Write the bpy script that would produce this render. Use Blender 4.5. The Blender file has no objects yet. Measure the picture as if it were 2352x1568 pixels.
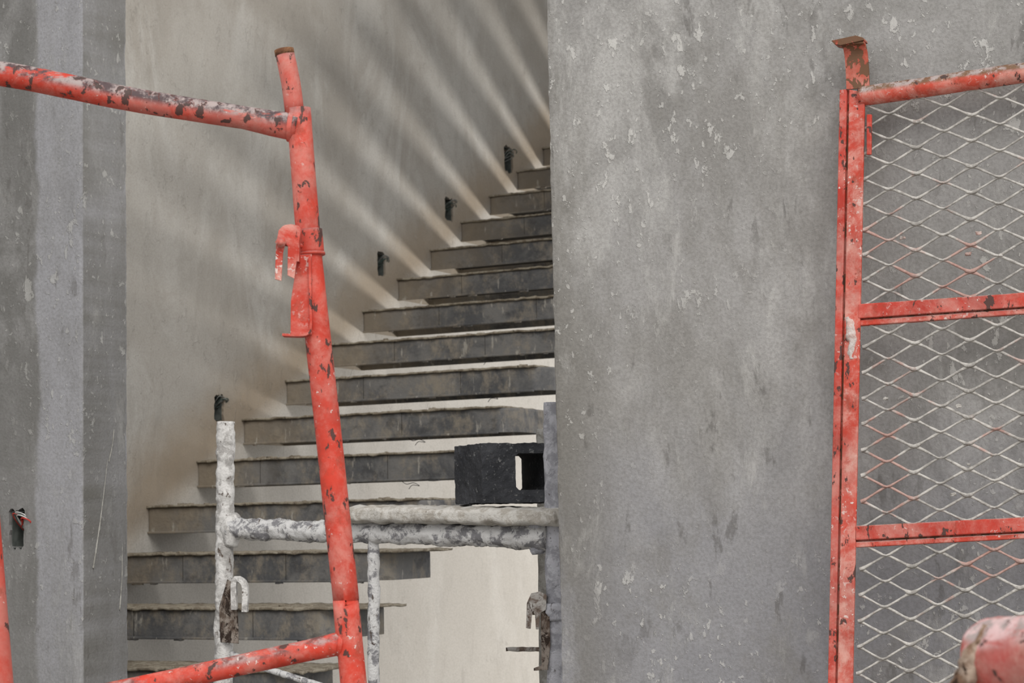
import bpy, bmesh, math, random
from mathutils import Vector, Matrix, noise as mn
random.seed(4)
scene = bpy.context.scene
scene.view_settings.view_transform = 'Standard'
scene.view_settings.look = 'None'
scene.view_settings.exposure = 0.0

# ------------------------------------------------------------ camera
F = 4500.0
PITCH = math.radians(5.37)
ROLL = -0.0215
cam_d = bpy.data.cameras.new('camera')
cam = bpy.data.objects.new('camera', cam_d)
scene.collection.objects.link(cam)
RM = Matrix.Rotation(math.pi/2+PITCH, 3, 'X') @ Matrix.Rotation(ROLL, 3, 'Z')
cam.matrix_world = RM.to_4x4()
cam_d.sensor_width = 36.0
cam_d.lens = 36.0*F/2352.0
cam_d.dof.use_dof = True
cam_d.dof.focus_distance = 4.3
cam_d.dof.aperture_fstop = 11
cam_d.clip_start = 0.05
scene.camera = cam

# survey helpers: bearing of a photo point, met with a real plane of the building
def ray(px, py):
    return (RM @ Vector((px-1176.0, 784.0-py, -F))).normalized()
def hit(px, py, p0, n):
    d = ray(px, py)
    return d*(p0.dot(n)/d.dot(n))
def at(px, py, y):
    return hit(px, py, Vector((0, y, 0)), Vector((0, 1, 0)))

U = Vector((.4579, .889, 0)).normalized()     # up-stair direction
W = Vector((U.y, -U.x, 0))                    # along treads, towards right/near
Z = Vector((0, 0, 1))
FLOOR = -1.5
RUN, RISE, TL = .308, .1728, 1.215
PIT = RISE/RUN

# ------------------------------------------------------------ materials
def C(r, g, b):
    f = lambda c: (c/255.0/12.92) if c/255.0 <= .04045 else ((c/255.0+.055)/1.055)**2.4
    return (f(r), f(g), f(b), 1.0)

class M:
    def __init__(s, name, rough=.85, spec=.25):
        s.m = bpy.data.materials.new(name); s.m.use_nodes = True
        s.nt = s.m.node_tree; s.b = s.nt.nodes['Principled BSDF']
        s.b.inputs['Roughness'].default_value = rough
        s.b.inputs['Specular IOR Level'].default_value = spec
        s.tc = s.nt.nodes.new('ShaderNodeTexCoord').outputs['Object']
    def put(s, sock, v):
        if isinstance(v, bpy.types.NodeSocket): s.nt.links.new(v, sock)
        else: sock.default_value = v
    def map(s, sc, loc=(0, 0, 0), rot=(0, 0, 0)):
        n = s.nt.nodes.new('ShaderNodeMapping'); s.put(n.inputs[0], s.tc)
        n.inputs['Scale'].default_value = sc; n.inputs['Location'].default_value = loc
        n.inputs['Rotation'].default_value = rot
        return n.outputs[0]
    def noise(s, scale, detail=5, rough=.55, vec=None, dist=0):
        n = s.nt.nodes.new('ShaderNodeTexNoise'); s.put(n.inputs['Vector'], vec or s.tc)
        n.inputs['Scale'].default_value = scale; n.inputs['Detail'].default_value = detail
        n.inputs['Roughness'].default_value = rough; n.inputs['Distortion'].default_value = dist
        return n.outputs['Fac']
    def step(s, f, lo, hi, a=0., b=1.):
        n = s.nt.nodes.new('ShaderNodeMapRange'); n.interpolation_type = 'SMOOTHSTEP'
        s.put(n.inputs[0], f); n.inputs[1].default_value = lo; n.inputs[2].default_value = hi
        n.inputs[3].default_value = a; n.inputs[4].default_value = b
        return n.outputs[0]
    def math(s, op, a, b=0.):
        n = s.nt.nodes.new('ShaderNodeMath'); n.operation = op
        s.put(n.inputs[0], a); s.put(n.inputs[1], b); return n.outputs[0]
    def dot(s, v):
        n = s.nt.nodes.new('ShaderNodeVectorMath'); n.operation = 'DOT_PRODUCT'
        s.put(n.inputs[0], s.tc); n.inputs[1].default_value = v
        return n.outputs['Value']
    def normz(s):
        g = s.nt.nodes.new('ShaderNodeNewGeometry'); x = s.nt.nodes.new('ShaderNodeSeparateXYZ')
        s.nt.links.new(g.outputs['Normal'], x.inputs[0]); return x.outputs[2]
    def mix(s, f, a, b):
        n = s.nt.nodes.new('ShaderNodeMixRGB'); s.put(n.inputs[0], f)
        s.put(n.inputs[1], a); s.put(n.inputs[2], b); return n.outputs[0]
    def bump(s, h, st=.3, d=.002):
        n = s.nt.nodes.new('ShaderNodeBump'); s.put(n.inputs['Height'], h)
        n.inputs['Strength'].default_value = st; n.inputs['Distance'].default_value = d
        s.nt.links.new(n.outputs[0], s.b.inputs['Normal'])
    def done(s, col):
        s.put(s.b.inputs['Base Color'], col); return s.m

def flat(name, col, rough=.7, metal=0):
    m = M(name, rough); m.b.inputs['Metallic'].default_value = metal
    n = m.noise(40, 4)
    c2 = tuple(x*.6 for x in col[:3])+(1,)
    return m.done(m.mix(m.step(n, .35, .65), c2, col))

def concrete(name, dark, mid, light, zones=(), splat=1.0, splatc=C(204, 202, 196), pits=C(84, 81, 77), sc=1.0):
    m = M(name, .9, .2)
    big = m.noise(1.9*sc, 7, .62, dist=.5)
    col = m.mix(m.step(big, .40, .58), dark, mid)
    b2 = m.noise(4.0*sc, 9, .68, vec=m.map((1, 1, .45), (3, 1, 7)), dist=.8)
    col = m.mix(m.step(b2, .46, .64), col, light)
    b3 = m.noise(7.0*sc, 9, .7, vec=m.map((1, 1, .6), (13, 1, 7)), dist=.5)
    col = m.mix(m.step(b3, .52, .68, 0, .6), col, dark)
    for fn in zones: col = fn(m, col)
    fine = m.noise(140, 3, .6)
    col = m.mix(m.step(fine, .35, .7, 0, .25), col, pits)
    dp = m.noise(20, 6, .62, vec=m.map((1, 1, .35), (9, 2, 3), (0, .12, 0)), dist=.3)
    dk = m.math('MULTIPLY', m.step(dp, .59, .66), m.step(m.noise(2.6), .42, .58))
    col = m.mix(m.math('MULTIPLY', dk, .5*splat), col, pits)
    # spatter: smears, droplets, pin-points
    sp = m.noise(24, 6, .66, vec=m.map((1, 1, .6), (1, 4, 2), (.3, 0, 0)), dist=.3)
    z = m.dot((0, 0, 1))
    msk = m.step(m.math('ADD', m.noise(2.4, 6, .6, vec=m.map((1, 1, 1), (5, 5, 5))), m.math('MULTIPLY', z, .10)), .44, .62)
    s1 = m.math('MULTIPLY', m.step(sp, .60, .645), m.math('ADD', m.math('MULTIPLY', msk, .85), .10))
    sp2 = m.noise(66, 3, .55, vec=m.map((1, 1, .75), (7, 4, 2)), dist=.2)
    s2 = m.math('MULTIPLY', m.step(sp2, .635, .67), m.math('ADD', m.math('MULTIPLY', msk, .8), .18))
    sp3 = m.noise(9, 10, .75, vec=m.map((1, 1, .4), (17, 4, 2)), dist=.3)
    s3 = m.math('MULTIPLY', m.step(sp3, .53, .67), .5)
    s = m.math('MAXIMUM', m.math('MAXIMUM', s1, m.math('MULTIPLY', s2, .8)), s3)
    col = m.mix(m.math('MULTIPLY', s, .54*splat), col, splatc)
    h = m.math('ADD', m.math('MULTIPLY', fine, .35), m.math('ADD', m.math('MULTIPLY', s, .6), m.noise(9, 8, .65)))
    m.bump(h, .65, .005)
    return m.done(col)

def redpaint(name, chips=.60, dust=.35, topc=C(95, 92, 92), topamt=.5, specks=.66, base=C(204, 58, 38), chipc=C(66, 56, 52), tlo=.42, thi=.52, nlo=.0, nhi=.8):
    m = M(name, .6, .25)
    n1 = m.noise(9, 7, .65)
    col = m.mix(m.step(n1, .35, .65), base, tuple(min(1, x*.76) for x in base[:3])+(1,))
    dn = m.noise(16, 10, .75, dist=.3)
    col = m.mix(m.math('MULTIPLY', m.step(dn, .40, .70), dust), col, C(212, 162, 148))
    gn = m.noise(5, 8, .7, vec=m.map((1, 1, .8), (6, 6, 2)))
    col = m.mix(m.step(gn, .48, .66, .04, .34), col, C(170, 142, 132))
    rn = m.noise(22, 9, .75, vec=m.map((1, 1, .7), (8, 3, 1)))
    col = m.mix(m.step(rn, .53, .66, 0, .5), col, C(130, 62, 44))
    nz = m.normz()
    tn = m.noise(16, 9, .72, vec=m.map((.45, .45, 1)), dist=.3)
    tm = m.math('MULTIPLY', m.step(nz, nlo, nhi), m.step(tn, tlo, thi))
    tcol = m.mix(m.step(m.noise(45, 6, .7), .42, .6), topc, C(160, 150, 146))
    col = m.mix(m.math('MULTIPLY', tm, topamt), col, tcol)
    wn = m.noise(95, 4, .6, dist=.3)
    wmk = m.step(m.noise(7, 4), .42, .62)
    ws_ = m.math('MULTIPLY', m.step(wn, specks, specks+.03), m.math('ADD', m.math('MULTIPLY', wmk, .8), .05))
    col = m.mix(ws_, col, C(214, 200, 192))
    cn = m.noise(52, 6, .6, vec=m.map((1, 1, .6), (4, 9, 1)), dist=.3)
    cmk = m.math('MULTIPLY', m.math('SUBTRACT', m.noise(6, 4, vec=m.map((1, 1, 1), (2, 2, 2))), .5), .25)
    cc = m.math('ADD', cn, cmk)
    cm = m.step(cc, chips, chips+.012)
    edge = m.step(cc, chips-.02, chips)
    col = m.mix(m.math('MULTIPLY', edge, .4), col, C(140, 56, 42))
    col = m.mix(m.math('MULTIPLY', cm, .9), col, chipc)
    fine = m.noise(160, 2)
    m.bump(m.math('ADD', m.math('MULTIPLY', cm, -1.), m.math('ADD', m.math('MULTIPLY', fine, .3), ws_)), .5, .0010)
    return m.done(col)

def crust(name, a=C(214, 213, 210), b=C(150, 148, 144), c=C(88, 80, 74), th=.6, lo=.42, hi=.56):
    m = M(name, .95, .15)
    n = m.noise(26, 9, .72, dist=.4)
    col = m.mix(m.step(n, lo, hi), b, a)
    n2 = m.noise(44, 8, .72, vec=m.map((1, 1, .6), (3, 3, 3)), dist=.5)
    col = m.mix(m.step(n2, th, th+.05), col, c)
    m.bump(m.math('ADD', n, m.noise(90, 6, .7)), .9, .006)
    return m.done(col)

# ------------------------------------------------------------ mesh helpers
def empty(name, loc=(0, 0, 0)):
    e = bpy.data.objects.new(name, None); scene.collection.objects.link(e)
    e.empty_display_size = .1
    return e
def obj(name, verts, faces, mat, parent=None, smooth=False):
    me = bpy.data.meshes.new(name); me.from_pydata([tuple(v) for v in verts], [], faces); me.update()
    if isinstance(mat, (list, tuple)):
        for x in mat: me.materials.append(x)
    else: me.materials.append(mat)
    bm = bmesh.new(); bm.from_mesh(me)
    bmesh.ops.remove_doubles(bm, verts=bm.verts, dist=1e-6)
    bmesh.ops.recalc_face_normals(bm, faces=bm.faces)
    bm.to_mesh(me); bm.free()
    if smooth:
        for p in me.polygons: p.use_smooth = True
    o = bpy.data.objects.new(name, me); scene.collection.objects.link(o)
    if parent: o.parent = parent
    return o
def bevel(o, w, seg=2):
    md = o.modifiers.new('bevel', 'BEVEL'); md.width = w; md.segments = seg; md.limit_method = 'ANGLE'
    return o
def catmull(pts, step):
    pts = [Vector(p) for p in pts]
    out = []; idx = []
    n = len(pts)
    for i in range(n-1):
        p0 = pts[max(i-1, 0)]; p1 = pts[i]; p2 = pts[i+1]; p3 = pts[min(i+2, n-1)]
        k = max(1, int((p2-p1).length/step))
        for j in range(k):
            t = j/k
            out.append(.5*((2*p1)+(p2-p0)*t+(2*p0-5*p1+4*p2-p3)*t*t+(3*p1-p0-3*p2+p3)*t**3)); idx.append(i+t)
    out.append(pts[-1]); idx.append(n-1.0)
    return out, idx
def tube(name, pts, radii, mat, parent=None, seg=24, step=.02, amp=0, ns=25., hollow=0, caps=True):
    if not isinstance(radii, (list, tuple)): radii = [radii]*len(pts)
    P, idx = catmull(pts, step)
    total = sum((P[i+1]-P[i]).length for i in range(len(P)-1))
    hd = min(.10, total*.45)
    V = []; Fc = []
    prev = None
    for i, p in enumerate(P):
        t = (P[min(i+1, len(P)-1)]-P[max(i-1, 0)]).normalized()
        if prev is None:
            a = Vector((0, 1, 0)) if abs(t.y) < .9 else Vector((1, 0, 0))
            nrm = (a-t*a.dot(t)).normalized()
        else: nrm = (prev-t*prev.dot(t)).normalized()
        prev = nrm; bn = t.cross(nrm)
        k = int(idx[i]); fr = idx[i]-k; k2 = min(k+1, len(radii)-1)
        r = radii[k]*(1-fr)+radii[k2]*fr
        for s in range(seg):
            a = 2*math.pi*s/seg; d = nrm*math.cos(a)+bn*math.sin(a)
            rr = r
            if amp:
                q = (p+d*r)
                rr += amp*(mn.noise(q*ns)+.6*mn.noise(q*ns*2.7+Vector((3, 1, 5)))+.35*mn.noise(q*ns*6))
            V.append(p+d*rr)
    n = len(P)
    for i in range(n-1):
        for s in range(seg):
            s2 = (s+1) % seg
            Fc.append((i*seg+s, i*seg+s2, (i+1)*seg+s2, (i+1)*seg+s))
    if hollow:
        for e, i in ((0, 0), (1, n-1)):
            t = (P[1]-P[0]).normalized() if e == 0 else (P[-2]-P[-1]).normalized()
            b = len(V); ring = [V[i*seg+s] for s in range(seg)]
            for f, dd in ((hollow, 0), (hollow, hd)):
                for v in ring: V.append(P[i]+(v-P[i])*f+t*dd)
            for s in range(seg):
                s2 = (s+1) % seg
                Fc.append((i*seg+s, i*seg+s2, b+s2, b+s)); Fc.append((b+s, b+s2, b+seg+s2, b+seg+s))
            Fc.append(tuple(b+seg+s for s in range(seg)))
    elif caps:
        Fc.append(tuple(range(seg))); Fc.append(tuple((n-1)*seg+s for s in range(seg)))
    return obj(name, V, Fc, mat, parent, True)
def prism(name, pts, vec, mat, parent=None, bev=0):
    n = len(pts); V = [Vector(p) for p in pts]+[Vector(p)+vec for p in pts]
    Fc = [tuple(range(n)), tuple(range(n, 2*n))]+[(i, (i+1) % n, n+(i+1) % n, n+i) for i in range(n)]
    o = obj(name, V, Fc, mat, parent)
    if bev: bevel(o, bev)
    return o
def rbox(name, o, ax, ay, az, n, amp, mat, parent=None, ns=20., smooth=True):
    """box o + a*ax + b*ay + c*az, gridded n=(nx,ny,nz), surface roughened by noise"""
    V = []; Fc = []
    A = [ax, ay, az]
    for k in range(3):
        i, j = (k+1) % 3, (k+2) % 3
        for e in (0, 1):
            b = len(V)
            for a in range(n[i]+1):
                for c in range(n[j]+1):
                    V.append(o+A[k]*e+A[i]*(a/n[i])+A[j]*(c/n[j]))
            for a in range(n[i]):
                for c in range(n[j]):
                    q = b+a*(n[j]+1)+c
                    Fc.append((q, q+1, q+n[j]+2, q+n[j]+1))
    R = []
    for v in V:
        d = Vector((mn.noise(v*ns), mn.noise(v*ns+Vector((9, 2, 4))), mn.noise(v*ns+Vector((1, 7, 3)))))
        d2 = Vector((mn.noise(v*ns*3), mn.noise(v*ns*3+Vector((9, 2, 4))), mn.noise(v*ns*3+Vector((1, 7, 3)))))
        R.append(v+(d+d2*.5)*amp)
    return obj(name, R, Fc, mat, parent, smooth)
def cut(target, cutter):
    md = target.modifiers.new('cut', 'BOOLEAN'); md.operation = 'DIFFERENCE'; md.object = cutter; md.solver = 'EXACT'
    bpy.context.view_layer.update()
    dg = bpy.context.evaluated_depsgraph_get()
    me = bpy.data.meshes.new_from_object(target.evaluated_get(dg))
    target.modifiers.clear(); target.data = me
    bpy.data.objects.remove(cutter, do_unlink=True)
def strap(name, pts, width_vec, th, mat, parent):
    """bent flat bar: centre line pts, extruded over width_vec, thickness th"""
    P, _ = catmull(pts, .006)
    V = []; Fc = []
    wn = width_vec.normalized()
    for i, p in enumerate(P):
        t = (P[min(i+1, len(P)-1)]-P[max(i-1, 0)]).normalized()
        nn = t.cross(wn).normalized()*th*.5
        V += [p+nn, p-nn, p-nn+width_vec, p+nn+width_vec]
    for i in range(len(P)-1):
        a = i*4
        for s in range(4): Fc.append((a+s, a+(s+1) % 4, a+4+(s+1) % 4, a+4+s))
    Fc.append((0, 1, 2, 3)); e = (len(P)-1)*4; Fc.append((e, e+1, e+2, e+3))
    return obj(name, V, Fc, mat, parent)

# ------------------------------------------------------------ reference points
E = at(1281, 1207, 4.6); E.z = 0                      # front corner of right wall
A0 = at(340, 1165, 7.3)                               # front-top-wall corner of tread 0
def wallpt(L, z, off=0): return E+W*L-U*off+Z*z
def onwall(px, py, off=0): return hit(px, py, E-U*off, U)
def S(u, w, z): return A0+U*u+W*w+Z*z

# ------------------------------------------------------------ wall materials
def zone_right(m, col):
    z = m.dot((0, 0, 1)); n = m.noise(2.0, 6, .6, vec=m.map((1, 1, 1), (2, 8, 1)))
    low = m.step(m.math('ADD', z, m.math('MULTIPLY', n, .9)), .85, .15)
    col = m.mix(m.math('MULTIPLY', low, .75), col, C(133, 133, 137))
    l = m.math('SUBTRACT', m.dot(tuple(W)), E.dot(W))
    n3 = m.noise(3.1, 8, .68, vec=m.map((1, 1, .35), (8, 8, 1)))
    e = m.math('MULTIPLY', m.step(l, .24, .0), m.step(n3, .38, .56))
    col = m.mix(m.math('MULTIPLY', e, .75), col, C(116, 113, 106))
    n4 = m.noise(2.3, 8, .7, vec=m.map((1, 1, .7), (18, 3, 1)), dist=.4)
    return m.mix(m.step(n4, .50, .64, 0, .5), col, C(122, 119, 113))
mat_right = concrete('plaster_grey_splattered', C(138, 136, 132), C(156, 154, 151), C(172, 170, 166), [zone_right])
PL = onwall(190, 800)                                  # left pillar corner
def zone_left(m, col):
    l = m.math('SUBTRACT', m.dot(tuple(W)), PL.dot(W))
    n = m.noise(3.2, 6, .6, vec=m.map((1, 1, .6)))
    lw = m.math('ADD', l, m.math('MULTIPLY', m.math('SUBTRACT', n, .5), .14))
    a = m.math('MULTIPLY', m.step(lw, -.165, -.145), m.step(l, .004, -.004))
    col = m.mix(m.math('MULTIPLY', a, m.step(m.noise(5, 8, .7, vec=m.map((1, 1, .4), (2, 1, 9))), .35, .6, .55, .9)), col, C(151, 151, 154))
    n4 = m.noise(6, 8, .7, vec=m.map((1, 1, .10), (3, 3, 3)))
    b = m.math('MULTIPLY', m.step(l, -.004, .004), m.step(n4, .36, .60, .55, 1.))
    return m.mix(b, col, C(92, 90, 83))
mat_left = concrete('plaster_grey_patched', C(108, 107, 104), C(120, 119, 117), C(136, 135, 133), [zone_left], splat=.85, splatc=C(176, 175, 170))
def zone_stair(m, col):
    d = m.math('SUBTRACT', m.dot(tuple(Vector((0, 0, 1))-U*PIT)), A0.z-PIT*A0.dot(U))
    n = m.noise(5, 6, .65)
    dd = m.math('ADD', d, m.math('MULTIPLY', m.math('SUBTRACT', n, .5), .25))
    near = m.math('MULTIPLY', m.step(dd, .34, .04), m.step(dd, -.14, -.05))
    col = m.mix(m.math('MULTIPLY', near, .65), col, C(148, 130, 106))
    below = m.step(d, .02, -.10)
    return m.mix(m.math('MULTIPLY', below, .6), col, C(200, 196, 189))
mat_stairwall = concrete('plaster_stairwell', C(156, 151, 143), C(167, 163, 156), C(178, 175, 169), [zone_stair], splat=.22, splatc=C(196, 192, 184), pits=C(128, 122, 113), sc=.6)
mat_floor = concrete('concrete_floor', C(128, 124, 116), C(145, 141, 133), C(160, 156, 148))
mat_ceiling = concrete('concrete_ceiling', C(120, 118, 114), C(132, 130, 126), C(140, 138, 134), splat=.2)

# ------------------------------------------------------------ walls
def wall_prof(name, poly, edge_pts, z0, z1, mat, nz=420):
    """vertical extrusion of footprint; listed corner vertices chipped by noise"""
    V = []; Fc = []; n = len(poly)
    for k in range(nz+1):
        z = z0+(z1-z0)*k/nz
        for i, p in enumerate(poly):
            v = Vector((p.x, p.y, z))
            if i in edge_pts:
                q = Vector((i*3.1, 0, z))
                a = mn.noise(q*14)*.0022+mn.noise(q*45)*.0016+max(0, mn.noise(q*9+Vector((5, 5, 5)))-.25)*.012
                v -= edge_pts[i]*a
            V.append(v)
    for k in range(nz):
        for i in range(n):
            j = (i+1) % n
            Fc.append((k*n+i, k*n+j, (k+1)*n+j, (k+1)*n+i))
    Fc.append(tuple(range(n))); Fc.append(tuple(nz*n+i for i in range(n)))
    return obj(name, V, Fc, mat)
TH = .17
e0 = Vector((E.x, E.y, 0))
dr = (-W-U).normalized()
wr = wall_prof('wall_right', [e0+W*3.4, e0+W*.05, e0+W*.012, e0+W*.004+U*.001, e0+W*.001+U*.004, e0+U*.012, e0+U*TH, e0+W*3.4+U*TH],
               {2: dr*.4, 3: dr, 4: dr, 5: dr*.4}, FLOOR, 2.6, mat_right)
p0 = Vector((PL.x, PL.y, 0))
dl = (W-U).normalized()
jb = .19
wl = wall_prof('wall_left', [p0-W*2.6, p0-W*.012, p0-W*.003+U*.001, p0+U*.004, p0+U*(jb-.012), p0+U*(jb-.003)-W*.001, p0+U*jb-W*.005, p0-W*2.6+U*jb],
               {1: dl*.4, 2: dl, 3: dl, 4: (W+U).normalized()*.5, 5: (W+U).normalized(), 6: (W+U).normalized()}, FLOOR, 2.6, mat_left)
# stair wall
o = S(-3.2, 0, 0); o.z = -3.2
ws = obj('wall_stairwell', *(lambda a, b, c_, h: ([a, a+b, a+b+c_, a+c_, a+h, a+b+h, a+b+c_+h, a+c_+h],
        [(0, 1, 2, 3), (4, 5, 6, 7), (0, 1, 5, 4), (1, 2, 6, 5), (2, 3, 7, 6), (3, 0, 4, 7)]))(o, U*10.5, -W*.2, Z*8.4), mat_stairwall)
# floors, ceiling and an added light blocker
def slab(name, u0, u1, w0, w1, z0, z1, mat):
    a = S(u0, w0, 0); a.z = z0
    b, c_, h = U*(u1-u0), W*(w1-w0), Z*(z1-z0)
    return obj(name, [a, a+b, a+b+c_, a+c_, a+h, a+b+h, a+b+c_+h, a+c_+h],
        [(0, 1, 2, 3), (4, 5, 6, 7), (0, 1, 5, 4), (1, 2, 6, 5), (2, 3, 7, 6), (3, 0, 4, 7)], mat)
slab('floor', -12, 3.2, -6, 9, FLOOR-.15, FLOOR, mat_floor)
slab('ground', -20, 25, -20, 25, -3.6, -3.3, mat_floor)
slab('ceiling', -1.6, 7.3, 0, 5.5, 4.4, 4.6, mat_ceiling)
slab('light_blocker', .6, 4.75, 3.0, 3.15, -3.3, -.08, mat_stairwall)  # unseen low wall, added to keep lamp light off the lower stairwell plaster
# mortar runs on the left reveal
drip = crust('mortar_drip_grey', C(172, 170, 163), C(148, 146, 139), C(118, 115, 108), .62)
def onreveal(px, py, off=.001): return hit(px, py, PL+W*off, W)
e = empty('mortar_drips')
for i, (a, b, r_) in enumerate((((247, 1055), (214, 1305), .0015), ((262, 985), (250, 1060), .0011), ((281, 1250), (275, 1400), .0011))):
    m1 = ((a[0]+b[0])/2+2, (a[1]+b[1])/2)
    tube('drip_%d' % (i+1), [onreveal(*a), onreveal(*m1), onreveal(*b)], [r_*.5, r_, r_*1.7], drip, e, seg=10, step=.006, amp=.0009, ns=90)

# ------------------------------------------------------------ electrical boxes
mat_box = flat('grey_box_plastic', C(92, 96, 92), .6)
mat_wire = flat('dark_green_wire', C(66, 82, 76), .5)
mat_wire2 = flat('grey_wire', C(128, 130, 126), .5)
mat_dark = flat('dark_mortar', C(70, 66, 60), .9)
def ebox(center, right, inn, w, h, wall, wires=3, wmats=None):
    d = .05
    up = Z
    ring = []
    for k in range(28):
        t = 2*math.pi*k/28
        cx, cy = math.cos(t), math.sin(t)
        m_ = max(abs(cx), abs(cy)); cx /= m_; cy /= m_
        j = 1.10+.22*mn.noise(Vector((k*.9, center.x*7, center.z*5)))
        ring.append(center+right*cx*w/2*j+up*cy*h/2*j-inn*.02)
    ct = prism('cutter', ring, inn*(d+.03), mat_dark)
    cut(wall, ct)
    e = empty('electrical_box')
    t = .002
    q = center+inn*.008
    def bx(nm, o, ax, ay, az, mt=mat_box):
        return obj(nm, [o, o+ax, o+ax+ay, o+ay, o+az, o+az+ax, o+az+ax+ay, o+az+ay],
            [(0, 1, 2, 3), (4, 5, 6, 7), (0, 1, 5, 4), (1, 2, 6, 5), (2, 3, 7, 6), (3, 0, 4, 7)], mt, e)
    L = q-right*w/2-up*h/2
    bx('side_1', L, right*t, up*h, inn*.045); bx('side_2', L+right*(w-t), right*t, up*h, inn*.045)
    bx('side_3', L, right*w, up*t, inn*.045); bx('side_4', L+up*(h-t), right*w, up*t, inn*.045)
    bx('back', L+inn*.043, right*w, up*h, inn*t)
    for i in range(wires):
        s = random.uniform(-.3, .3)*w
        b = q+inn*.035+right*s+up*random.uniform(-.2, .1)*h
        mt = (wmats[i % len(wmats)] if wmats else (mat_wire, mat_wire2)[i % 2])
        tube('wire_%d' % (i+1), [b, b-inn*.03+up*h*.25, b-inn*.05+up*h*.45+right*w*random.uniform(0, .5), b-inn*.045+up*h*.35+right*w*.8, b-inn*.02+up*h*.1+right*w*.2],
             .0018, mt, e, seg=6, step=.005)
    return e
for (px, py, w, h) in ((1168, 366, .085, .125), (1031, 480, .072, .105), (876, 606, .062, .1), (503, 937, .056, .095)):
    cpt = hit(px, py, A0, W)
    ebox(cpt, U, -W, w, h, ws, 4)
mat_wr = flat('red_wire', C(190, 60, 50)); mat_ww = flat('white_wire', C(200, 200, 196))
cpt = onwall(38, 1216)
ebox(cpt, W, U, .046, .1, wl, 5, [mat_wr, mat_ww, mat_wr, mat_wire2, mat_ww])

# ------------------------------------------------------------ staircase
def tread_mat():
    m = M('tread_steel_dusty', .75, .25)
    n = m.noise(4, 8, .7, dist=.4)
    col = m.mix(m.step(n, .40, .60), C(90, 91, 93), C(124, 123, 121))
    n2 = m.noise(11, 9, .75, vec=m.map((1, 1, .7), (2, 2, 2)))
    col = m.mix(m.math('MULTIPLY', m.step(n2, .45, .65), .78), col, C(154, 145, 130))
    n5 = m.noise(8, 8, .7, vec=m.map((1, 1, 1.4), (12, 2, 2)))
    col = m.mix(m.math('MULTIPLY', m.step(n5, .54, .64), .5), col, C(66, 66, 68))
    w = m.math('SUBTRACT', m.dot(tuple(W)), A0.dot(W))
    col = m.mix(m.math('MULTIPLY', m.step(m.math('ADD', w, m.math('MULTIPLY', n, .8)), .85, .35), .75), col, C(148, 136, 118))
    n3 = m.noise(30, 5, .6, vec=m.map((1, 1, .3), (4, 4, 4)))
    col = m.mix(m.math('MULTIPLY', m.step(n3, .62, .68), .6), col, C(184, 180, 170))
    m.bump(m.math('ADD', n2, m.noise(60)), .6, .004)
    return m.done(col)
mt_tread = tread_mat()
mt_top = crust('mortar_dust_top', C(176, 167, 150), C(140, 130, 114), C(100, 92, 82), .59)
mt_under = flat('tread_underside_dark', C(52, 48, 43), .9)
mt_wire = flat('binding_wire', C(50, 47, 44), .6)
stairs = empty('staircase')
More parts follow.
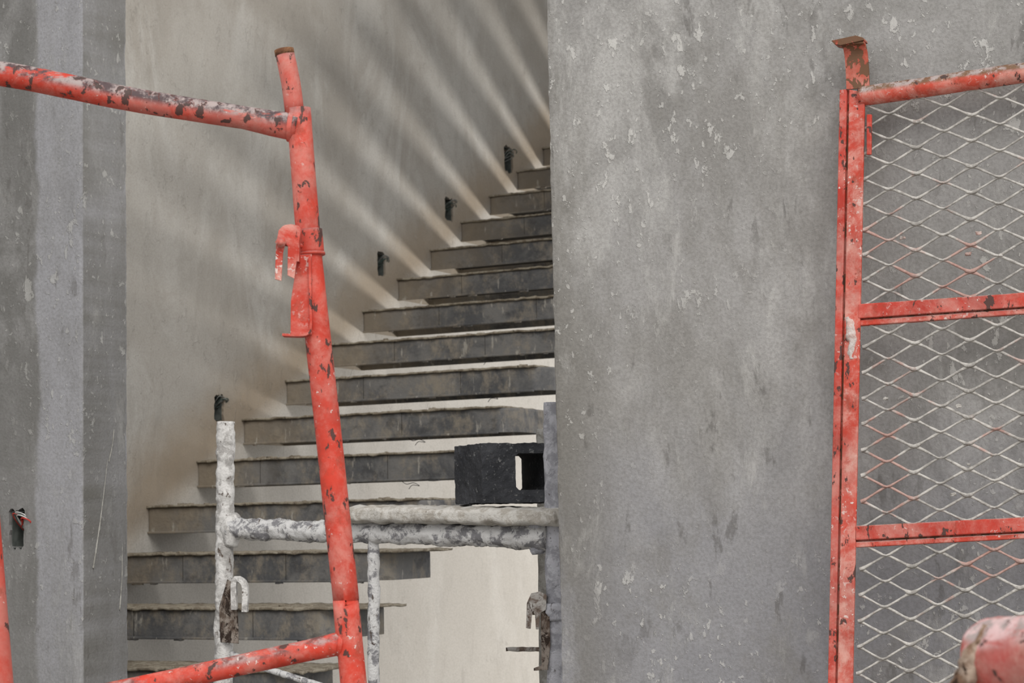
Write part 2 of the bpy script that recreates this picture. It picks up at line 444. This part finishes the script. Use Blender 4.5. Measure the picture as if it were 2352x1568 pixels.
for k in range(-5, 15):
    u0, z0 = RUN*k, RISE*k-.002
    L = TL+.014*mn.noise(Vector((k*1.1, 2, 2))); hgt = .096 if k < 4 else .092; ch = .065; dp_ = .29
    fp = [(0, 0), (0, L-ch), (ch*.8, L), (dp_, L), (dp_, 0)]
    bm = bmesh.new()
    vs = [bm.verts.new(S(u0+a, b, z0)) for a, b in fp]
    f = bm.faces.new(vs)
    r = bmesh.ops.extrude_face_region(bm, geom=[f])
    ev = [x for x in r['geom'] if isinstance(x, bmesh.types.BMVert)]
    bmesh.ops.translate(bm, verts=ev, vec=Vector((0, 0, -hgt)))
    bf = [x for x in r['geom'] if isinstance(x, bmesh.types.BMFace)][0]
    bmesh.ops.recalc_face_normals(bm, faces=bm.faces)
    bmesh.ops.inset_region(bm, faces=[bf], thickness=.012, depth=0)
    bmesh.ops.translate(bm, verts=bf.verts, vec=Vector((0, 0, .035)))
    bm.faces.ensure_lookup_table()
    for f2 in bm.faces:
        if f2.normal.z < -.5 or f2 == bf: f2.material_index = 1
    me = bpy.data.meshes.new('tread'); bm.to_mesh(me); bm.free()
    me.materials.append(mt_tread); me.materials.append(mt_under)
    ob = bpy.data.objects.new('tread_casing_%d' % (k+6), me); scene.collection.objects.link(ob); ob.parent = stairs
    bevel(ob, .007, 3)
    a = S(u0-.006, 0, z0-hgt)
    prism('casing_lip_%d' % (k+6), [a, a+W*(L-ch), a+W*(L-ch)+Z*.008, a+Z*.008], U*.012, mt_tread, stairs, .002)
    ext = .085 if k <= -1 else .0
    rbox('tread_topping_%d' % (k+6), S(u0-.010, 0, z0), U*(dp_+.01), W*(L-(0 if ext else ch*.8)+ext), Z*.008, (10, 180, 2), .0042, mt_top, stairs, ns=26)
    for w in (.36+.16*mn.noise(Vector((k*1.7, 0, 0))), .82+.2*mn.noise(Vector((k*2.3, 4, 0)))):
        a = S(u0-.0008, w, z0-hgt+.004)
        prism('casing_joint_%d' % (k+6), [a, a+W*.0014, a+W*.0014+Z*(hgt-.004), a+Z*(hgt-.004)], U*.004, mt_under, stairs)
    for i in range(14):
        w = random.uniform(0, .35) if i < 5 else random.uniform(.2, 1.12)
        rr = random.uniform(.003, .009)
        a = S(u0+random.uniform(-.006, .06), w, z0+.004)
        rbox('mortar_crumb_%d_%d' % (k+6, i), a, U*rr*2, W*rr*random.uniform(2, 5), Z*rr*1.1, (3, 4, 3), rr*.5, mt_top, stairs, ns=90)
    for i in range(4):
        w = random.uniform(0, 1.08); rr = random.uniform(.003, .006)
        a = S(u0-.004, w, z0-hgt-.004)
        rbox('mortar_drip_%d_%d' % (k+6, i), a, U*rr*2, W*rr*random.uniform(3, 9), Z*rr*1.4, (3, 5, 3), rr*.5, mt_tread, stairs, ns=80)
    if k in (-1, 1, 2, 3, 4, 6):
        w = random.uniform(.7, 1.0)
        a = S(u0+.02, w, z0-hgt)
        pts = [a, a-Z*.012+W*.02, a-Z*.008+W*.05, a-Z*.020+W*.075, a-Z*.016+W*.045, a-Z*.030+W*.03]
        tube('tie_wire_%d' % (k+6), pts, .0012, mt_wire, stairs, seg=6, step=.006)

# ------------------------------------------------------------ red scaffold frame (front)
DR = 3.3
s_ = DR/F
red = redpaint('red_paint_chipped', .60, .45, specks=.645)
red_bar = redpaint('red_paint_worn_top', .59, .4, C(68, 64, 66), .95, .67, tlo=.42, thi=.48, nlo=-.45, nhi=.25)
red_clean = redpaint('red_paint_brighter', .655, .2)
rust = crust('rusty_edge', C(150, 110, 80), C(110, 75, 55), C(60, 45, 38), .55)
fr = empty('scaffold_frame')
def ext_floor(a, b):
    t = (FLOOR-a.z)/(b.z-a.z); return a+(b-a)*t
R = lambda px, py, dy=0: at(px, py, DR+dy)
pts = [R(686, 250), R(697, 400), R(713, 600), R(733, 800), R(755, 1000), R(776, 1200), R(795, 1380), R(812, 1568)]
pts.append(ext_floor(pts[-3], pts[-1]))
tube('post_1', pts, [28.5*s_]*3+[30*s_]*6, red, fr, seg=40, step=.03, amp=.0003, hollow=.86)
tube('coupling_spigot', [R(653, 118), R(668, 190), R(677, 262)], 22.5*s_, red, fr, seg=32, step=.02, hollow=.86)
tube('spigot_rust_ring', [R(652.3, 114), R(654.5, 127)], 22.9*s_, rust, fr, seg=32, step=.01, hollow=.85)
lp = [R(-135, -100), R(-113, 170), R(-29, 1200), R(1, 1568)]
lp.append(ext_floor(lp[-2], lp[-1]))
tube('post_2', lp, 29*s_, red_clean, fr, seg=32, step=.04, hollow=.86)
tube('top_rail', [R(-112, 158), R(-40, 163), R(60, 179), R(150, 197), R(300, 228), R(450, 253), R(560, 270), R(625, 283), R(684, 292)],
     [29*s_, 29*s_, 29*s_, 29*s_, 28*s_, 27*s_, 27*s_, 30*s_, 34*s_], red_bar, fr, seg=36, step=.02, amp=.0004)
tube('lower_rail', [R(800, 1473), R(680, 1499), R(550, 1527), R(400, 1560), R(200, 1601), R(10, 1640)],
     [27*s_, 24*s_, 24*s_, 24*s_, 24*s_, 24*s_], redpaint('red_paint_lower', .61, .45, C(80, 72, 70), .8, .64, nlo=-.2, nhi=.5), fr, seg=32, step=.02, amp=.0004)
for nm, a, rr in (('weld_1', R(668, 290), 36), ('weld_2', R(783, 1477), 29)):
    tube(nm, [a-Vector((.004, 0, 0)), a+Vector((.004, 0, -.001))], rr*s_, red, fr, seg=30, step=.002, amp=.0012, ns=80)
tube('collar', [R(709, 528), R(714, 583)], 31.5*s_, redpaint('red_paint_dark_worn', .53, .3, specks=.68), fr, seg=40, step=.008, amp=.0004)
tube('collar_rim', [R(714, 580), R(714.5, 587)], 33*s_, red, fr, seg=40, step=.004)
pl = [R(x, y, -.026) for x, y in ((684, 585), (716, 583), (717, 700), (716, 768), (667, 770), (668, 690))]
prism('lock_plate', pl, Vector((0, .006, 0)), redpaint('red_paint_splashed', .68, .45, specks=.58), fr, .001)
strap('lock_plate_edge', [R(711, 590, -.034), R(713, 690, -.034), R(714, 745, -.034), R(709, 764, -.034), R(690, 769, -.034), R(648, 768, -.034)], Vector((0, .03, 0)), .004, red, fr)
hk = redpaint('red_paint_dusty', .66, 1.0, specks=.57)
strap('hook_arch', [R(684, 600, -.045), R(684, 540, -.045), R(677, 520, -.045), R(655, 519, -.045), R(643, 532, -.045), R(641, 555, -.045)], Vector((0, .022, 0)), .004, hk, fr)
prism('hook_cheek', [R(x, y, -.046) for x, y in ((640, 528), (650, 518), (668, 514), (686, 518), (692, 526), (686, 560), (676, 640), (660, 632), (661, 565), (655, 560), (650, 580), (646, 645), (631, 641), (634, 560))],
      Vector((0, .004, 0)), hk, fr, .001)
tube('hook_bolt', [R(645, 556, -.062), R(645, 556, -.03)], 8*s_, hk, fr, seg=12, step=.01)
tube('hook_nut', [R(645, 556, -.055), R(645, 556, -.048)], 13*s_, hk, fr, seg=6, step=.01)
tube('pivot_pin', [R(640, 557, -.035), R(700, 566, -.015)], 6*s_, hk, fr, seg=10, step=.01)

# ------------------------------------------------------------ white, mortar-caked scaffold frame (behind the wall)
white = crust('white_mortar_crust', C(216, 214, 210), C(168, 165, 161), C(100, 88, 80), .59, .40, .54)
white2 = crust('mortar_crust_lilac', C(186, 186, 191), C(150, 150, 155), C(96, 90, 88), .61)
white3 = crust('mortar_crust_patchy', C(208, 207, 205), C(128, 127, 129), C(88, 78, 72), .60, .43, .53)
wf = empty('scaffold_frame')
DA, DB = 5.42, 4.95
def Wt(px, py, off=0):
    t = (px-518)/(1274-518.); return at(px, py, DA+(DB-DA)*t+off)
a = [Wt(518, 968), Wt(517, 1150), Wt(515, 1350), Wt(512, 1568)]
a.append(ext_floor(a[0], a[-1]))
tube('post_1', a, .0245, white, wf, seg=40, step=.006, amp=.0046, ns=34, hollow=.8)
a = [Wt(1267, 924), Wt(1269, 1100), Wt(1272, 1300), Wt(1276, 1568)]
a.append(ext_floor(a[0], a[-1]))
tube('post_2', a, .021, white2, wf, seg=36, step=.010, amp=.003, ns=28, hollow=.8)
tube('top_rail', [Wt(530, 1214), Wt(640, 1217), Wt(800, 1222), Wt(1000, 1227), Wt(1150, 1231), Wt(1262, 1234)],
     [.030, .028, .027, .028, .030, .036], white3, wf, seg=40, step=.006, amp=.0062, ns=28)
tube('joint_lump_1', [Wt(528, 1180), Wt(534, 1215), Wt(530, 1255)], [.018, .034, .018], white, wf, seg=28, step=.01, amp=.006)
tube('joint_lump_2', [Wt(1235, 1190), Wt(1234, 1232), Wt(1238, 1272)], [.018, .034, .018], white2, wf, seg=28, step=.01, amp=.006)
a = [Wt(858, 1236), Wt(859, 1400), Wt(858, 1568)]
a.append(ext_floor(a[0], a[-1]))
tube('middle_upright', a, .0155, white3, wf, seg=24, step=.010, amp=.0030, ns=34)
tube('cross_brace', [Wt(530, 1500), Wt(590, 1528), Wt(700, 1563), Wt(850, 1612)], .009, white3, wf, seg=16, step=.012, amp=.0015, ns=40)
dk = crust('rusty_mortar_steel', C(186, 182, 176), C(120, 106, 96), C(70, 58, 50), .54)
dk2 = crust('rusty_mortar_steel_dark', C(150, 140, 130), C(96, 82, 72), C(58, 48, 42), .50)
prism('lock_plate', [Wt(x, y, -.034) for x, y in ((503, 1395), (522, 1330), (538, 1340), (546, 1400), (548, 1478), (506, 1474))], Vector((0, .006, 0)), dk2, wf, .001)
strap('lock_hook', [Wt(561, 1405, -.055), Wt(562, 1350, -.055), Wt(552, 1332, -.055), Wt(537, 1335, -.055), Wt(537, 1400, -.055)], Vector((0, .028, 0)), .015, white, wf)
strap('lock_hook_right', [Wt(1214, 1440, -.03), Wt(1213, 1395, -.03), Wt(1222, 1370, -.03), Wt(1240, 1366, -.03), Wt(1253, 1376, -.03)], Vector((0, .03, 0)), .006, dk, wf)
prism('lock_hook_cheek', [Wt(x, y, -.035) for x, y in ((1208, 1442), (1210, 1385), (1220, 1362), (1240, 1358), (1256, 1366), (1254, 1400), (1240, 1408), (1238, 1445), (1231, 1445), (1229, 1412), (1222, 1412), (1219, 1444))], Vector((0, .005, 0)), dk, wf, .001)
prism('lock_plate_right', [Wt(x, y, -.03) for x, y in ((1242, 1400), (1262, 1398), (1264, 1480), (1258, 1538), (1226, 1540), (1226, 1534), (1244, 1528))], Vector((0, .006, 0)), dk2, wf, .001)
tube('collar', [Wt(1270, 1385), Wt(1271, 1425)], .026, white2, wf, seg=28, step=.008, amp=.003)

prop = empty('steel_prop')
gp = crust('mortar_grey', C(172, 170, 164), C(140, 137, 130), C(96, 92, 86), .64)
a = [at(1243, 985, 5.5), at(1250, 1568, 5.5)]; a.append(ext_floor(*a))
tube('prop_post', a, .0135, gp, prop, seg=16, step=.02, amp=.002)
tube('prop_stub', [at(1162, 1491, 5.5), at(1200, 1490, 5.5), at(1246, 1490, 5.5)], .006, dk, prop, seg=12, step=.01, amp=.0025, ns=50)

# ------------------------------------------------------------ plank + block
plk = crust('mortar_caked_wood', C(206, 203, 196), C(174, 168, 158), C(120, 108, 95), .62)
pa = Wt(808, 1160); pb = Wt(1300, 1166)
ax = pb-pa
dirp = Vector((ax.x, ax.y, 0)).normalized(); back = Vector((-dirp.y, dirp.x, 0))
base = Wt(808, 1201)-back*.06
nL = 110; ring = 36
Vp = []; Fp = []
for i in range(nL+1):
    t = i/nL
    x = ax*t
    endf = min(1, math.sqrt(max(0, 1-(1-min(1, t/.035))**2))*.9+.12)
    th = .046*endf; wd = .24
    cen = base+x*1.0+Z*.024+back*wd/2
    for s in range(ring):
        ang = 2*math.pi*s/ring
        cx, cz = math.cos(ang), math.sin(ang)
        q = 5
        rad = (abs(cx)**q+abs(cz)**q)**(-1/q)
        v = cen+back*cx*rad*wd/2+Z*cz*rad*th/2
        v += Vector((mn.noise(v*22), mn.noise(v*22+Vector((4, 4, 4))), mn.noise(v*30+Vector((7, 2, 1)))))*.007
        Vp.append(v)
for i in range(nL):
    for s in range(ring):
        s2 = (s+1) % ring
        Fp.append((i*ring+s, i*ring+s2, (i+1)*ring+s2, (i+1)*ring+s))
Fp.append(tuple(range(ring))); Fp.append(tuple(nL*ring+s for s in range(ring)))
obj('wooden_plank', Vp, Fp, plk, None, True)

def blockmat():
    m = M('concrete_block_dark', .95, .15)
    n = m.noise(9, 6); n2 = m.noise(120, 4, .7)
    col = m.mix(m.step(n, .35, .65), C(50, 51, 54), C(70, 71, 74))
    col = m.mix(m.step(n2, .58, .72), col, C(112, 112, 112))
    col = m.mix(m.math('MULTIPLY', m.step(m.noise(40, 7, .72), .60, .66), .6), col, C(140, 140, 138))
    m.bump(m.math('ADD', n2, m.noise(50, 6)), .9, .006)
    return m.done(col)
ba = math.radians(23)
bx_ = Vector((math.cos(ba), math.sin(ba), 0)); by_ = Vector((-math.sin(ba), math.cos(ba), 0))
bc = at(1108, 1155, 5.0)
bl = rbox('concrete_block', bc, bx_*.36, by_*.19, Z*.152, (50, 26, 20), .0026, blockmat(), None, ns=60, smooth=False)
ho = bc+bx_*.094-by_*.05+Z*.032
ct = prism('cutter', [ho+Z*.008, ho+bx_*.008, ho+bx_*.09, ho+bx_*.098+Z*.008, ho+bx_*.098+Z*.086, ho+bx_*.09+Z*.094, ho+bx_*.008+Z*.094, ho+Z*.086], by_*.3, mat_dark)
cut(bl, ct)
ho2 = bc+bx_*.24-by_*.05+Z*.028
ct = prism('cutter', [ho2, ho2+bx_*.09, ho2+bx_*.09+Z*.09, ho2+Z*.09], by_*.3, mat_dark)
cut(bl, ct)

# ------------------------------------------------------------ expanded-metal panel leaning on the right wall
pn = empty('metal_mesh_panel')
TP, BP = wallpt(.7, .95, .055), wallpt(.7, FLOOR, .22)
pnrm = (W.cross(TP-BP)).normalized()
if pnrm.y > 0: pnrm = -pnrm           # toward the camera
def pp(px, py, off=0): return hit(px, py, TP+pnrm*off, pnrm)
pr = redpaint('panel_red_caked', .63, .9, C(190, 182, 172), .8, .595, C(198, 60, 40))
pr2 = redpaint('panel_red_side', .60, .5, C(120, 90, 70), .8, .62, C(190, 52, 36))
prust = redpaint('panel_rusty', .50, .5, C(110, 84, 60), .9, .64, C(180, 74, 50), C(96, 74, 52))
def bar(name, quad, off, th, mat, bev=.002):
    return prism(name, [pp(x, y, off) for x, y in quad], -pnrm*th, mat, pn, bev)
def xl(y): return 1928+(y-205)*(1901-1928)/(1568-205.)
ys = 2760
bar('stile_outer', [(xl(205), 206), (xl(205)+17, 204), (xl(ys)+17, ys), (xl(ys), ys)], .004, .036, pr2)
bar('stile_groove', [(xl(205)+16, 206), (xl(205)+24, 206), (xl(ys)+24, ys), (xl(ys)+16, ys)], -.004, .02, prust, .0005)
bar('stile_face', [(xl(205)+22, 205), (xl(205)+58, 212), (xl(ys)+56, ys), (xl(ys)+22, ys)], .006, .008, pr)
bars = [((1950, 218), (2570, 134)), ((1950, 717), (2555, 676)), ((1945, 1226), (2545, 1196)), ((1930, 1740), (2530, 1728)), ((1915, 2250), (2520, 2258)), ((1900, 2745), (2510, 2775))]
(x0, y0), (x1, y1) = bars[0]
tube('top_bar', [pp(1975, 222, -.002), pp(2160, 195, -.002), pp(x1, y1, -.002)], .0215, redpaint('panel_bar_rust_top', .61, .85, C(106, 84, 62), .95, .62, C(204, 74, 54), tlo=.34, thi=.46, nlo=-.1, nhi=.45), pn, seg=28, step=.02, amp=.001)
for i, ((x0, y0), (x1, y1)) in enumerate(bars[1:]):
    bar('rail_%d' % (i+1), [(x0+20, y0-19), (x1, y1-19), (x1, y1+14), (x0+20, y0+14)], .007, .008, pr2)
    bar('rail_lip_%d' % (i+1), [(x0+20, y0+18), (x1, y1+18), (x1, y1+30), (x0+20, y0+31)], .002, .014, pr)
    bar('rail_back_%d' % (i+1), [(x0+20, y0+8), (x1, y1+8), (x1, y1+24), (x0+20, y0+24)], -.006, .01, prust)
bar('stile_right', [(2545, 140), (2590, 138), (2540, 2775), (2495, 2775)], .006, .03, pr)
bar('inner_tab', [(1990, 262), (2002, 262), (2001, 355), (1990, 355)], .008, .006, pr2)
lum = crust('mortar_splash', C(214, 206, 200), C(204, 170, 160), C(190, 90, 70), .62)
tube('joint_mortar_1', [pp(1950, 728, .001), pp(1957, 770, .000), pp(1954, 825, .001)], [.008, .0135, .006], lum, pn, seg=18, step=.004, amp=.005, ns=55)
wv = pp(1997, 150)-pp(1940, 152)
strap('hanger_strap', [pp(1945, 205, .004), pp(1943, 160, .004), pp(1940, 125, .006), pp(1936, 106, .014), pp(1932, 99, .026)], wv*.92, .005, prust, pn)
bar('hanger_lip', [(1909, 93), (1965, 81), (1982, 86), (1984, 92), (1930, 104), (1916, 101)], .03, .03, prust, .001)
def wiremat():
    m = M('expanded_metal_dusty', .8, .25)
    n = m.noise(7, 6, .6); n2 = m.noise(40, 5, .7)
    col = m.mix(m.step(n2, .38, .6), C(148, 144, 138), C(188, 184, 177))
    col = m.mix(m.math('MULTIPLY', m.step(n, .54, .62), .6), col, C(172, 116, 102))
    m.bump(m.noise(90, 5), .8, .004)
    return m.done(col)
wm = wiremat()
def sheet(name, c00, c10, c01, c11, nx, ny):
    V = []; Fc = []
    def P(s, t):
        return (c00*(1-s)+c10*s)*(1-t)+(c01*(1-s)+c11*s)*t
    sub = 8
    for r in range(ny+1):
        for sgn in (1, -1):
            if (r == 0 and sgn == -1) or (r == ny and sgn == 1): continue
            line = []
            for i in range(int(nx*2*sub)+1):
                x = i/(2*sub)          # in cells
                ph = (x % 1.0)
                tri = 1-abs(2*ph-1)    # 0 at nodes, 1 mid
                tri = min(1, max(0, (tri-.07)/.86))
                jy = .05*mn.noise(Vector((x*1.3, r*2.1, 3)))
                t = (r+sgn*tri*.5+jy)/ny
                line.append((x/nx, t, tri, sgn))
            b = len(V)
            for k, (s, t, tri, sg) in enumerate(line):
                p = P(s, min(1, max(0, t)))
                s2, t2 = line[min(k+1, len(line)-1)][:2]; s1, t1 = line[max(k-1, 0)][:2]
                tg = (P(s2, t2)-P(s1, t1)).normalized()
                nn = tg.cross(pnrm).normalized()
                off = pnrm*(.0035*(tri-.5)*sg)
                q = p+off
                hw = .0027+.0011*mn.noise(p*45)+(.0014 if tri < .1 else 0)
                for s_i in range(6):
                    a = s_i*math.pi/3
                    V.append(q+nn*hw*math.cos(a)+pnrm*.0022*math.sin(a))
            m_ = len(line)
            for k in range(m_-1):
                for s_i in range(6):
                    s2 = (s_i+1) % 6
                    Fc.append((b+k*6+s_i, b+k*6+s2, b+(k+1)*6+s2, b+(k+1)*6+s_i))
    return obj(name, V, Fc, wm, pn, True)
for i in range(5):
    (xa, ya), (xb, yb) = bars[i]; (xc, yc), (xd, yd) = bars[i+1]
    xa += 32; xc += 32
    sheet('expanded_metal_%d' % (i+1), pp(xa, ya+22, -.004), pp(xb, yb+22, -.004), pp(xc, yc-15, -.004), pp(xd, yd-15, -.004), 4.5, 8)
    for j in range(6):
        x = random.uniform(xa+20, xb-60); y = random.uniform(ya+60, yc-30)
        p = pp(x, y, 0)
        rr = random.uniform(.002, .0042)
        rbox('mortar_blob_%d_%d' % (i+1, j), p, W*rr*3, Z*rr*1.6, pnrm*rr*1.5, (4, 4, 3), rr*.7, wm, pn, ns=150)

# ------------------------------------------------------------ foreground pipe (lower right, out of focus)
DF = 2.1
fp_ = empty('scaffold_pipe')
redf = redpaint('red_pipe_scuffed', .66, .8, C(216, 186, 184), .95, .62, C(194, 50, 44), tlo=.40, thi=.52, nlo=.1, nhi=.7)
q0, q1 = at(2280, 1516, DF), at(2440, 1502, DF-.10)
q2 = q0+(q1-q0)*5
tube('pipe_body', [q0, q1, q0+(q1-q0)*3, q2], [.042, .043, .043, .043], redf, fp_, seg=40, step=.008, amp=.0035, ns=22, hollow=.84)
rm = crust('rust_mouth', C(192, 172, 154), C(132, 104, 84), C(64, 48, 38), .56)
tube('pipe_torn_lip', [at(2270, 1440, DF-.030), at(2252, 1478, DF-.034), at(2236, 1518, DF-.030), at(2220, 1554, DF-.022), at(2212, 1592, DF-.01), at(2222, 1625, DF)], [.004, .009, .013, .015, .014, .008], rm, fp_, seg=20, step=.004, amp=.006, ns=45)
tube('pipe_mouth_crust', [at(2252, 1532, DF+.012), at(2290, 1518, DF+.006)], [.032, .038], rm, fp_, seg=36, step=.004, amp=.006, ns=35, hollow=.84)
tube('pipe_leg', [q2-Z*.01, Vector((q2.x, q2.y, FLOOR))], .03, redf, fp_, seg=24, step=.05)

# ------------------------------------------------------------ lights
w = bpy.data.worlds.new('overcast'); scene.world = w; w.use_nodes = True
bg = w.node_tree.nodes['Background']
bg.inputs[0].default_value = (.965, .965, .985, 1); bg.inputs[1].default_value = 1.15
sd = bpy.data.lights.new('soft_sun', 'SUN'); sd.energy = 1.9; sd.angle = math.radians(34); sd.color = (1, .97, .93)
so = bpy.data.objects.new('soft_sun', sd); scene.collection.objects.link(so)
so.rotation_euler = Vector((-.22, .80, -.72)).to_track_quat('-Z', 'Y').to_euler()
ld = bpy.data.lights.new('courtyard_light', 'AREA'); ld.energy = 800; ld.shape = 'DISK'; ld.size = 1.2; ld.color = (1, .965, .92)
lo = bpy.data.objects.new('courtyard_light', ld); scene.collection.objects.link(lo)
src = S(9, 6.3, -1.5); lo.location = src
lo.rotation_euler = (S(2, 0, 1)-src).to_track_quat('-Z', 'Y').to_euler()
